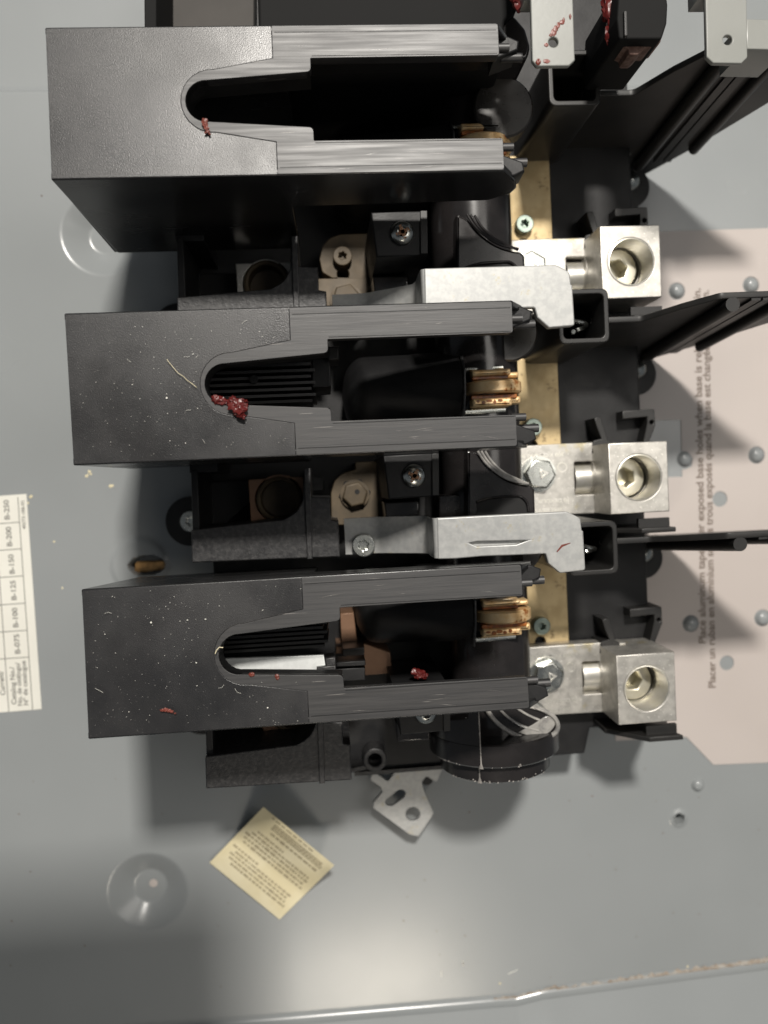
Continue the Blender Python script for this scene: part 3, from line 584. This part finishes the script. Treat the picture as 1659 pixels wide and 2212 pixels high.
# ================================================================== LATCH BRACKETS
for i in (1, 2):
    br = thing('latch_bracket', P(1000, 1160, 50, 2, i), {1: 'zinc plated latch arm above the second cover, its left end hidden', 2: 'zinc plated latch arm with a torx screw and a pressed groove above the third cover'}[i], 'bracket', 'zinc latch arms between the covers')
    X2 = lambda pts, z: XY(pts, z, 2, i)
    hk = [(944, 1119), (1060, 1113), (1175, 1107.5), (1225, 1105), (1254, 1119), (1257, 1146), (1260, 1147), (1265, 1232), (1210, 1238), (1185, 1217), (1179, 1196), (1120, 1199), (1040, 1202), (985, 1207), (946, 1208)]
    if i == 1: hk = [(u - 2, v) for u, v in hk]
    gr = [(1013, 1173), (1030, 1170), (1125, 1168), (1141, 1167.5), (1115, 1176), (1030, 1180)]
    g = G(); g.prism(rnd(X2(hk, 85), [.5, 0, 0, 2, 1.5, .3, .3, 1, 1, .6, .6, 0, 0, 2, .5]), 82.2, 85, [X2(gr, 85)] if i == 2 else [], bev=.4)
    part('latch_plate', g, MT_['zinc'], br)
    if i == 2:
        g = G(); g.prism(X2([(1010, 1165), (1145, 1163), (1140, 1182), (1015, 1184)], 83), 81.4, 83.4, bev=.1); part('groove_floor', g, MT_['zinc'], br)
    y0_, y1_ = P(950, 1206, 85, 2, i).y, P(950, 1119.5, 85, 2, i).y
    xs = [P(944, 1160, 85).x + 1.0, P(936, 1160, 84).x, P(930, 1160, 78).x, P(924, 1160, 68).x, P(915, 1160, 64).x, P(830, 1160, 52).x, P(812, 1160, 49).x, P(744, 1160, 48).x]
    zs_ = [85, 84.4, 80, 70, 66, 58, 56, 55.5]
    pts_ = []
    for a in range(len(xs) - 1):
        for t in range(5): pts_.append((xs[a] + (xs[a + 1] - xs[a]) * t / 5, zs_[a] + (zs_[a + 1] - zs_[a]) * t / 5))
    pts_.append((xs[-1], zs_[-1]))
    for it in range(2): pts_ = [pts_[0]] + [((pts_[j - 1][0] + pts_[j][0] * 2 + pts_[j + 1][0]) / 4, (pts_[j - 1][1] + pts_[j][1] * 2 + pts_[j + 1][1]) / 4) for j in range(1, len(pts_) - 1)] + [pts_[-1]]
    prof = pts_ + [(x, z - 2.5) for x, z in reversed(pts_)]
    g = G(); gg = G(); gg.prism(prof, 0, 1, bev=.02, plane='XZ'); gg.xf(Matrix.Translation((0, y1_, 0)) @ Matrix.Diagonal((1, (y1_ - y0_), 1, 1))); g.merge(gg)
    part('offset_arm', g, MT_['zinc'], br)
    c = P(785.5, 1178, 58, 2, i); torx((c.x, c.y, 56.2), 3.9, br, 'steel', 2.4)
    if i == 2:
        g = G(); A, B = P(1203, 1192, 85.1, 2, i), P(1232, 1173, 85.1, 2, i); g.tube([A, A.lerp(B, .4) + Vector((0, .8, 0)), B], [.18, .35, .12], 6); part('red_scratch', g, MT_['smear'], br)
    # coil spring end in the socket
    g = G(); c = P(1276, 1187, 62, 2, i); g.tube([(c.x - 1 + 2.4 * math.cos(t * .5), c.y + t * .28, 62 + 2.4 * math.sin(t * .5)) for t in range(-7, 8)], .75, 8); part('spring', g, MT_['steel'], br)

# ================================================================== ARC CHUTE COVERS
COV = [((-7.49, 105.0, 103.15), (-2.73, -1.14, -.60)), ((-6.85, 28.06, 103.13), (-.05, -.27, -.38)), ((-7.4, -47.27, 104.09), (-3.76, -.74, .01))]
CL = ['topmost black arc chute cover, its face shining grey, a red streak by the slot', 'middle black arc chute cover with a red grease lump on its slot edge', 'lowest black arc chute cover, a bright zinc strip inside its slot']
def slot(half_tip, half_step, xt, xs_, n=14):     # keyhole outline from step round the tip
    r = half_tip; c = xt + r; o = [(xs_, half_step)]
    for j in range(n + 1):
        a = math.radians(86) + (math.radians(274) - math.radians(86)) * j / n; o.append((c + r * math.cos(a), r * math.sin(a)))
    return o + [(xs_, -half_step)]
for i, ((cx, cy, cz), rot) in enumerate(COV):
    cov = thing('arc_chute_cover', (cx, cy, cz), CL[i], 'cover', 'black arc chute covers')
    org = (cx, cy, cz); T = Matrix.Translation(org)
    lo, W_ = -61.9, 20.75
    lip = slot(8.65, 11.55, -26.35, -.9)
    g = G(); gg = G(); Wb = W_ - .32; gg.prism([(lo + .2, -Wb), (-.95, -Wb)] + list(reversed([(x, y) for x, y in lip])) + [(-.95, Wb), (lo + .2, Wb)], -2.2, 0, bev=.12); g.merge(gg, T)
    # side walls, end wall
    side = [(lo, 0), (62, 0), (66.5, -7), (68, -12), (67, -16), (61, -20.5), (2, -22), (2, -59), (lo + 1.2, -59)]
    body_g = g; g = G()
    for sy in (-1, 1):
        gg = G(); gg.prism(rnd([(x, z - .02) for x, z in side], [.5, 1, 3, 2, 2, 3, 2, 1, 1]), -1, 1, bev=.42, plane='XZ', br=3); g.merge(gg, T @ Matrix.Translation((0, sy * (W_ - 1.0), 0)))
    sides_g = g; g = body_g
    gg = G(); gg.box(lo + .15, lo + 2.1, -W_ + .4, W_ - .4, -59, -.4); g.merge(gg, T)
    body = part('cover_shell', g, MT_['cover'], cov, origin=org); part('side_skirt', sides_g, MT_['side'], cov, origin=org)
    inn = slot(5.7, 7.7, -25.1, 9.2)
    fork = [(-.85, Wb)] + [(61.9, Wb), (61.9, 11.6), (9.4, 11.4), (9.4, 7.7)] + inn[1:-1] + [(9.4, -7.7), (9.4, -11.4), (61.9, -11.6), (61.9, -Wb), (-.85, -Wb)] + list(reversed([(x, y) for x, y in slot(8.6, 11.5, -26.3, -.85)]))
    g = G(); gg = G(); gg.prism(rnd(fork, [.1, .8, .8, .3, 1.4] + [0] * (len(inn) - 2) + [1.4, .3, .8, .8, .1] + [0] * (len(slot(8.6, 11.5, -26.3, -.85)))), -3.2, .12, bev=.10); g.merge(gg, T)
    fk = part('fork_plate', g, MT_['arm'], cov, origin=org)
    g = G()
    for sy in (-1, 1):          # groove-and-bead lines along the arms
        gg = G(); gg.box(-.2, 61.4, sy * 18.6 - .12, sy * 18.6 + .12, .0, .17); gg.box(9.8, 61.4, sy * 12.0 - .1, sy * 12.0 + .1, .0, .20); g.merge(gg, T)
    part('arm_bead', g, MT_['black'], cov, origin=org)
    # inner wall hanging below the slot edge
    g = G(); wl_ = inn
    for a in range(len(wl_) - 1):
        (xa_, ya_), (xb_, yb2) = wl_[a], wl_[a + 1]; g.add([(cx + xa_, cy + ya_, cz - .4), (cx + xb_, cy + yb2, cz - .4), (cx + xb_, cy + yb2, cz - 9), (cx + xa_, cy + ya_, cz - 9)], [(0, 1, 2, 3)])
    part('slot_wall', g, MT_['black'], cov, origin=org)
    for sy in (-1, 1):          # end caps with their pins
        g = G(); gg = G(); gg.prism([(61.5, sy * 13.5), (64.5, sy * 14.5), (68.5, sy * 16), (69, sy * 18.6), (66, sy * 20), (61.5, sy * 20.2)][::(1 if sy > 0 else -1)], -14, -5, bev=.5); g.merge(gg, T)
        cap = part('arm_end_cap', g, MT_['black'], cov, origin=org)
        g = G(); g.cyl((cx + 61.6, cy + sy * 14.2 + 2.2 * (1 if i < 2 else .3), cz - 4.6), 1.15, 0, 4.2, 16, axis='X'); g.cyl((cx + 64, cy + sy * 17.2 - 2 * sy, cz - 7.5), 1.25, 0, 6.2, 16, axis='X')
        part('end_pin', g, MT_['arm'], cap)
    # arc plates inside
    for j in range(7 if i else 0):
        y = cy + (7.2 - j * 1.75 if i == 1 else 7.0 - j * 1.5); zt_ = cz - 16 - (j * .7)
        g = G(); g.box(cx - 40, cx + 4 + (j % 2) * 1.2, y - .42, y + .42, cz - 48, zt_); part('arc_plate', g, MT_['barrier' if (i == 2 or j > 5) else 'arm'], cov)
    if i == 1:
        g = G(); g.cyl((cx - 13, cy + 3.2, cz - 17.5), 1.3, 0, 1.2, 16); part('plate_knob', g, MT_['black'], cov)
    if i == 0:
        g = G(); g.box(cx - 38, cx + 2, cy - 3.6, cy - 3.0, cz - 50, cz - 26); part('arc_plate', g, MT_['bronze'], cov)
    if i == 2:
        g = G(); gg = G(); A = XY([(470, 1414), (697, 1405), (703, 1441), (700, 1452), (480, 1458)], 84, 2, 2); g.prism(A, 82, 84, bev=.3); part('zinc_strip', g, MT_['brightzinc'], cov)
        g = G(); g.prism(XY([(682, 1432), (723, 1428), (724, 1452), (684, 1454)], 86, 2, 2), 74, 86, bev=.4); g.prism(XY([(700, 1412), (722, 1410), (723, 1428), (702, 1430)], 84, 2, 2), 74, 84, bev=.4); part('strip_clip', g, MT_['dusty'], cov)
        g = G(); g.prism(XY([(722, 1415), (785, 1411), (786, 1422), (723, 1425)], 70, 2, 2), 58, 70, bev=.4); g.prism(XY([(722, 1428), (784, 1425), (785, 1452), (723, 1455)], 68, 2, 2), 58, 68, bev=.4); part('plate_holder', g, MT_['black'], cov)
    if i == 1:
        g = G(); g.prism(XY([(672, 775), (712, 771), (714, 835), (674, 838)], 84, 1, 1), 62, 84, bev=.4); g.prism(XY([(708, 748), (731, 747), (731, 776), (709, 777)], 88, 1, 1), 74, 88, bev=.4); part('plate_holder', g, MT_['black'], cov)
        # flecks and fibre lying on the cover
    R_ = Matrix.Rotation(math.radians(rot[2]), 4, 'Z') @ Matrix.Rotation(math.radians(rot[1]), 4, 'Y') @ Matrix.Rotation(math.radians(rot[0]), 4, 'X')
    cov.rotation_euler = R_.to_euler()

def lie(name, cat, label, u_v, z, r, mt, hz=.6, jit=.5):
    pts = [P(u, v, z) for u, v in u_v]; o = blob(name, pts, [(a, a * .8, hz) for a in r], mt, None, jit); return tag(o, label, cat)
lie('grease_lump', 'grease', 'thick glossy red grease lump on the slot edge of the middle cover', [(510, 873), (520, 878), (515, 890), (524, 900), (503, 866), (528, 868)], 104.4, [2.2, 1.8, 1.5, .8, 1.3, .9], 'grease', 1.2, .85)
lie('grease_dab', 'grease', 'small red grease dab inside the slot tip of the middle cover', [(468, 862), (478, 866), (462, 859), (492, 869)], 103.4, [1.4, 1.4, .8, .9], 'grease', .9)
lie('grease_streak', 'grease', 'red grease streak running down from the slot of the topmost cover', [(442, 262), (443, 269), (446, 277), (449, 284), (453, 290), (444, 287)], 104.0, [.9, .75, .7, .55, .35, .35], 'smear', .35)
lie('grease_drop', 'grease', 'red grease drop on the black hood inside the lowest cover', [(898, 1452), (907, 1455), (916, 1459), (903, 1461)], 66, [1.5, 1.7, 1.3, 1.2], 'grease', 1.2)
lie('grease_fleck', 'grease', 'thin curved dried grease sliver on the face of the lowest cover', [(350, 1534), (357, 1533), (364, 1535), (371, 1537), (378, 1541)], 105.4, [.5, .7, .6, .5, .3], 'smear', .2)
lie('grease_speck', 'grease', 'two small red specks along the lower slot edge of the lowest cover', [(544, 1457), (598, 1460), (600, 1465)], 104.6, [.8, .6, .5], 'smear', .35)
g = G()
rd = random.Random(11)
def fleck(p, r):
    n = rd.choice((3, 4, 5, 6)); a0 = rd.uniform(0, 6); e = rd.uniform(.35, 1)
    g.add([(p[0] + r * rd.uniform(.6, 1.2) * math.cos(a0 + 2 * math.pi * j / n), p[1] + e * r * rd.uniform(.6, 1.2) * math.sin(a0 + 2 * math.pi * j / n), p[2] + .05 + rd.uniform(0, .08)) for j in range(n)], [tuple(range(n))], False)
def cz_at(v, y):
    return 103.13 + .15 if v < 1100 else 104.09 - (y + 47.27) * .0657 + .15
for (u, v) in [(359, 859), (400, 957), (412, 731), (416, 764), (404, 1340), (388, 1342), (443, 1338), (326, 1345), (425, 1431), (281, 1535), (579, 1526)]:
    p = P(u, v, 104); fleck((p.x, p.y, cz_at(v, p.y)), rd.uniform(.22, .38))
for k in range(420):
    c = k % 2; u = rd.uniform(165, 620) + 30 * c; v = rd.uniform(690, 990) + 594 * c - (.032 + .022 * c) * (u - 165)
    if u > 430 and abs(v - (820 + 575 * c)) < 75: continue
    p = P(u, v, 104); fleck((p.x, p.y, cz_at(v, p.y)), rd.uniform(.05, .13) if rd.random() < .93 else rd.uniform(.12, .22))
for k in range(14):
    c = k % 2; u = rd.uniform(185, 600) + 30 * c; v = rd.uniform(695, 985) + 594 * c - (.032 + .022 * c) * (u - 165)
    if u > 430 and abs(v - (820 + 575 * c)) < 75: continue
    p = P(u, v, 104); a = rd.uniform(0, 6); L_ = rd.uniform(.5, 1.3); b_ = a + rd.uniform(-.8, .8)
    z_ = cz_at(v, p.y) + .05; g.tube([(p.x, p.y, z_), (p.x + L_ * math.cos(a), p.y + L_ * math.sin(a), z_ + .1), (p.x + L_ * math.cos(a) + L_ * math.cos(b_), p.y + L_ * math.sin(a) + L_ * math.sin(b_), z_)], .035, 4)
d = part('dust_fleck', g, MT_['cat'], None, kind='stuff'); tag(d, 'tiny pale dust flecks on the two lower covers', 'dust')
fb = [P(u, v, 103.9) for u, v in [(360, 776), (372, 791), (385, 806), (396, 813), (405, 822), (414, 828), (425, 837)]]
g = G(); g.tube(fb, .07, 5); tag(part('stray_fibre', g, MT_['paper']), 'thin pale fibre lying on the middle cover', 'fibre')
g = G(); g.tube([P(u, v, 105.2) for u, v in [(465, 1412), (468, 1404), (474, 1398), (482, 1399)]], .14, 5); tag(part('stray_fibre', g, MT_['paper']), 'short curled fibre at the slot tip of the lowest cover', 'fibre')
g = G(); g.tube([P(u, v, 60) for u, v in [(1075 + 20, 0), (1096, 30)]], .1, 5)

rd2 = random.Random(5)
def crumbs(name, pts, mt, r0, r1, label, cat):
    g = G()
    for (u, v) in pts:
        p = P(u, v, 0); r = rd2.uniform(r0, r1); bm = bmesh.new(); bmesh.ops.create_icosphere(bm, subdivisions=1, radius=r)
        g.add([(p.x + q.co.x * rd2.uniform(.6, 1.3), p.y + q.co.y * rd2.uniform(.6, 1.3), hgt(p.x, p.y) + .05 + q.co.z * .3) for q in bm.verts], [tuple(q.index for q in f.verts) for f in bm.faces], False); bm.free()
    tag(part(name, g, MT_[mt], None, kind='stuff'), label, cat)
crumbs('dirt_speck', [(90, 423), (183, 2043), (492, 1951), (472, 2000), (72, 1688), (1014, 1754), (1393, 1661), (1417, 1683), (1417, 1730), (1509, 1722), (1448, 1777), (1330, 1878), (1454, 1971), (1375, 2023), (917, 1901), (943, 2011), (999, 1988), (1037, 1963), (1273, 1847), (1639, 1792), (1640, 1952), (596, 1905), (950, 2062), (1000, 2082), (952, 2120)] + [(rd2.uniform(20, 1600), rd2.uniform(1650, 2150)) for k in range(26)], 'crust', .12, .42, 'small dark rust and dirt specks scattered over the lower grey panel', 'dirt')
crumbs('pale_crumb', [(190, 1026), (196, 1024), (193, 1019), (187, 1028), (239, 1050), (243, 1049), (67, 1073), (61, 1087), (135, 1270), (117, 1170), (1485, 2088), (1080, 2124)], 'paper', .35, .8, 'few pale yellowish crumbs on the panel left of the middle cover', 'crumbs')
g = G()
for (u0, v0, u1, v1) in [(1098, 2104, 1118, 2095), (999, 2075, 1001, 2086), (953, 2098, 954, 2110)]: g.tube([(*P(u0, v0, .1)[:2], hgt(*P(u0, v0, .1)[:2]) + .05), (*P(u1, v1, .1)[:2], hgt(*P(u1, v1, .1)[:2]) + .05)], .14, 5)
tag(part('paint_scratch', g, MT_['cat'], None, kind='stuff'), 'short pale paint scratches near the bottom fold', 'scratch')

g = G(); rs = random.Random(21)
for k in range(30):
    c = k % 3; (cx_, cy_, cz_), rot_ = COV[c]; sy = rs.choice((-1, 1)); x = rs.uniform(2, 52); y = sy * rs.uniform(13, 19.5); L_ = rs.uniform(2, 9); a = rs.gauss(0, .10)
    Rm = Matrix.Rotation(math.radians(rot_[2]), 4, 'Z') @ Matrix.Rotation(math.radians(rot_[1]), 4, 'Y') @ Matrix.Rotation(math.radians(rot_[0]), 4, 'X')
    p0 = Vector((x, y, .15)); p1 = Vector((min(x + L_ * math.cos(a), 61), max(min(y + L_ * math.sin(a), 20), -20), .15)); mid = (p0 + p1) / 2 + Vector((0, rs.uniform(-.15, .15), 0)); w_ = Vector((0, rs.uniform(.015, .04), 0))
    q = [Vector((cx_, cy_, cz_)) + Rm @ p for p in (p0, mid - w_, p1, mid + w_)]; g.add([tuple(p) for p in q], [(0, 1, 2, 3)], False)
tag(part('scuff_mark', g, MT_['edge'], None, kind='stuff'), 'fine pale scuff lines along the arms of the black covers', 'scuffs')

# ================================================================== LOWER ZINC DRIVE PLATE
q = XY([(852, 1668), (890, 1660), (936, 1656), (952, 1648), (955, 1664), (944, 1690), (932, 1684), (921, 1676), (912, 1690), (916, 1706), (938, 1757), (904, 1808), (884, 1803), (806, 1746), (806, 1734), (826, 1710), (822, 1700), (800, 1686), (800, 1674), (815, 1672), (838, 1688)], 12)
sl = XY([(838, 1741), (832, 1734), (836, 1726), (862, 1706), (870, 1706), (877, 1713), (872, 1722), (848, 1741)], 12)
g = G(); g.prism(rnd(q, [1, .5, .5, .5, .5, 1, .5, 1.5, .5, 1, 1.2, 1.2, 1, 1, 1, 1, .5, 1.2, 1.2, 1, 1]), 10, 12, [rnd(sl, .9, 3), circ(*P(892, 1759, 12)[:2], 2.9, 24)], bev=.3)
dp = thing('drive_plate', P(870, 1740, 10), 'flat zinc plate with a slot and a round hole below the shaft drum', 'plate'); part('plate', g, MT_['zinc'], dp)
g = G(); g.cyl(P(915, 1662, 0), 2.5, 0, 11, 20); part('standoff', g, MT_['black'], dp)

# ================================================================== TOP OF THE PICTURE: handle linkage
def tab(pts, hole, z, label, rc, u0, u1):
    t = thing('mounting_tab', P(sum(p[0] for p in pts) / len(pts), 60, z), label, 'metal tab', 'painted metal tabs at the top')
    g = G(); g.prism(rnd(XY(pts, z), .4, 2), z - 1.6, z, [circ(*P(*hole, z)[:2], 1.35, 24)], bev=.3); part('tab_plate', g, MT_['tab'], t)
    a, b = P(u0, -6, z), P(u1, -6, z)
    g = G(); g.prism([(a.x - 1, a.y + .8), (b.x + 1, a.y + .8), (b.x + 1, a.y + 34), (a.x - 1, a.y + 34)], z - 9, z - 1.0, bev=.8); part('folded_flange', g, MT_['tab'], t)
    return t
t1 = tab([(1146, -20), (1237, -20), (1242, 130), (1229, 142), (1160, 143), (1150, 131)], (1195.5, 91), 108, 'grey painted metal tab smeared with red grease, above the top square socket', None, 1146, 1237)
t2 = tab([(1524, -20), (1613, -20), (1615, 124), (1602, 137), (1541, 136), (1527, 123)], (1572, 86), 108, 'clean grey painted metal tab near the top right corner', None, 1524, 1613)
blob('grease_smear', [P(u, v, 108.1) for u, v in [(1196, 70), (1200, 62), (1206, 54), (1214, 48), (1218, 43), (1190, 76)]], [(.8, .9, .12), (.7, .8, .12), (.45, .8, .1), (.6, .6, .15), (.3, .6, .1), (.5, .4, .1)], 'smear', t1)
blob('grease_smear', [P(u, v, 108.1) for u, v in [(1163, 134), (1180, 132), (1180, 97), (1232, 36)]], [(.7, .8, .4), (.9, .5, .08), (.6, .5, .08), (.3, .7, .2)], 'smear', t1)
hb = thing('handle_linkage', P(1380, 20, 60), 'black linkage block with crusted brown edge between the two grey tabs', 'linkage')
g = G(); g.prism(rnd(XY([(1338, -40), (1436, -40), (1443, 10), (1441, 50), (1430, 84), (1338, 84), (1333, 40)], 100), 1.0, 3), 70, 100, bev=.6); part('block', g, MT_['matte'], hb)
g = G(); g.prism(rnd(XY([(1340, 84), (1432, 82), (1424, 95), (1404, 102), (1392, 101), (1388, 110), (1378, 118), (1358, 118), (1357, 104), (1340, 98)], 96), .8, 2), 88, 96, bev=.4); part('crusted_edge', g, MT_['crust'], hb)
g = G(); g.prism(rnd(XY([(1348, 22), (1356, 22), (1357, 78), (1349, 78)], 101), .5), 99, 101, bev=.3); part('edge_bead', g, MT_['barrier'], hb)
o = blob('grease_clot', [P(u, v, 92) for u, v in [(1316, 20), (1322, 45), (1318, 5), (1317, 70), (1319, 84), (1325, 30)]], [(2.2, 3.5, 2), (1.8, 3.2, 2), (2.2, 3, 2), (1.5, 3, 1.5), (1, 1.8, 1.2), (2, 4, 2)], 'grease'); tag(o, 'dark red grease clot on the left side of the black linkage block', 'grease')
o = blob('grease_clot', [P(u, v, 100) for u, v in [(1124, 6), (1118, -4), (1130, 14)]], [(2.0, 2.2, 1.6), (2, 2, 2), (1, 1.4, 1)], 'grease'); tag(o, 'dark red grease clot left of the first grey tab at the top edge', 'grease')
mh = thing('operating_mechanism', P(800, -20, 60), 'black operating mechanism housing behind the topmost cover', 'mechanism')
g = G(); g.prism(rnd(XY([(553, -160), (1105, -160), (1118, 20), (1090, 46), (1090, 140), (560, 150)], 84), 2), 20, 84, bev=1.0); part('housing', g, MT_['matte'], mh)
g = G(); g.prism(rnd(XY([(1060, 40), (1108, 30), (1135, 62), (1146, 100), (1140, 128), (1060, 128)], 82), 3), 60, 82, bev=.8); part('cam_plate', g, MT_['gloss'], mh)
g = G(); g.prism(XY([(310, -160), (338, -160), (338, 120), (312, 120)], 60), 4, 60, bev=.5); g.prism(XY([(338, -160), (553, -160), (553, 180), (338, 180)], 30), 4, 30, bev=.5); part('side_frame', g, MT_['matte'], mh)
g = G(); g.prism(XY([(345, -160), (548, -160), (548, 160), (345, 160)], 32), 30.2, 32, bev=.3); part('frame_plate', g, MT_['frame'], mh)
# grey strip of the linkage at the far top right
g = G(); g.prism(XY([(1612, 40), (1700, 42), (1700, 108), (1612, 106)], 100), 84, 100, bev=.5); tag(part('barrier_cap', g, MT_['tab']), 'dull grey block behind the right hand tab on the frame edge', 'block')

# unseen slab added above the viewpoint, shaped to cast the soft shadow at lower left
ph = thing('shadow_caster', (-58, 0, HC + 4), 'unseen dark slab added to shade the lower left panel', 'shadow_slab')
g = G(); g.prism(rnd([(-170, -14), (-10, -14), (-10, 80), (-170, 80)], 9, 6), HC + 4, HC + 12, bev=1.5, br=3); part('slab_body', g, MT_['shadow_slab'], ph)
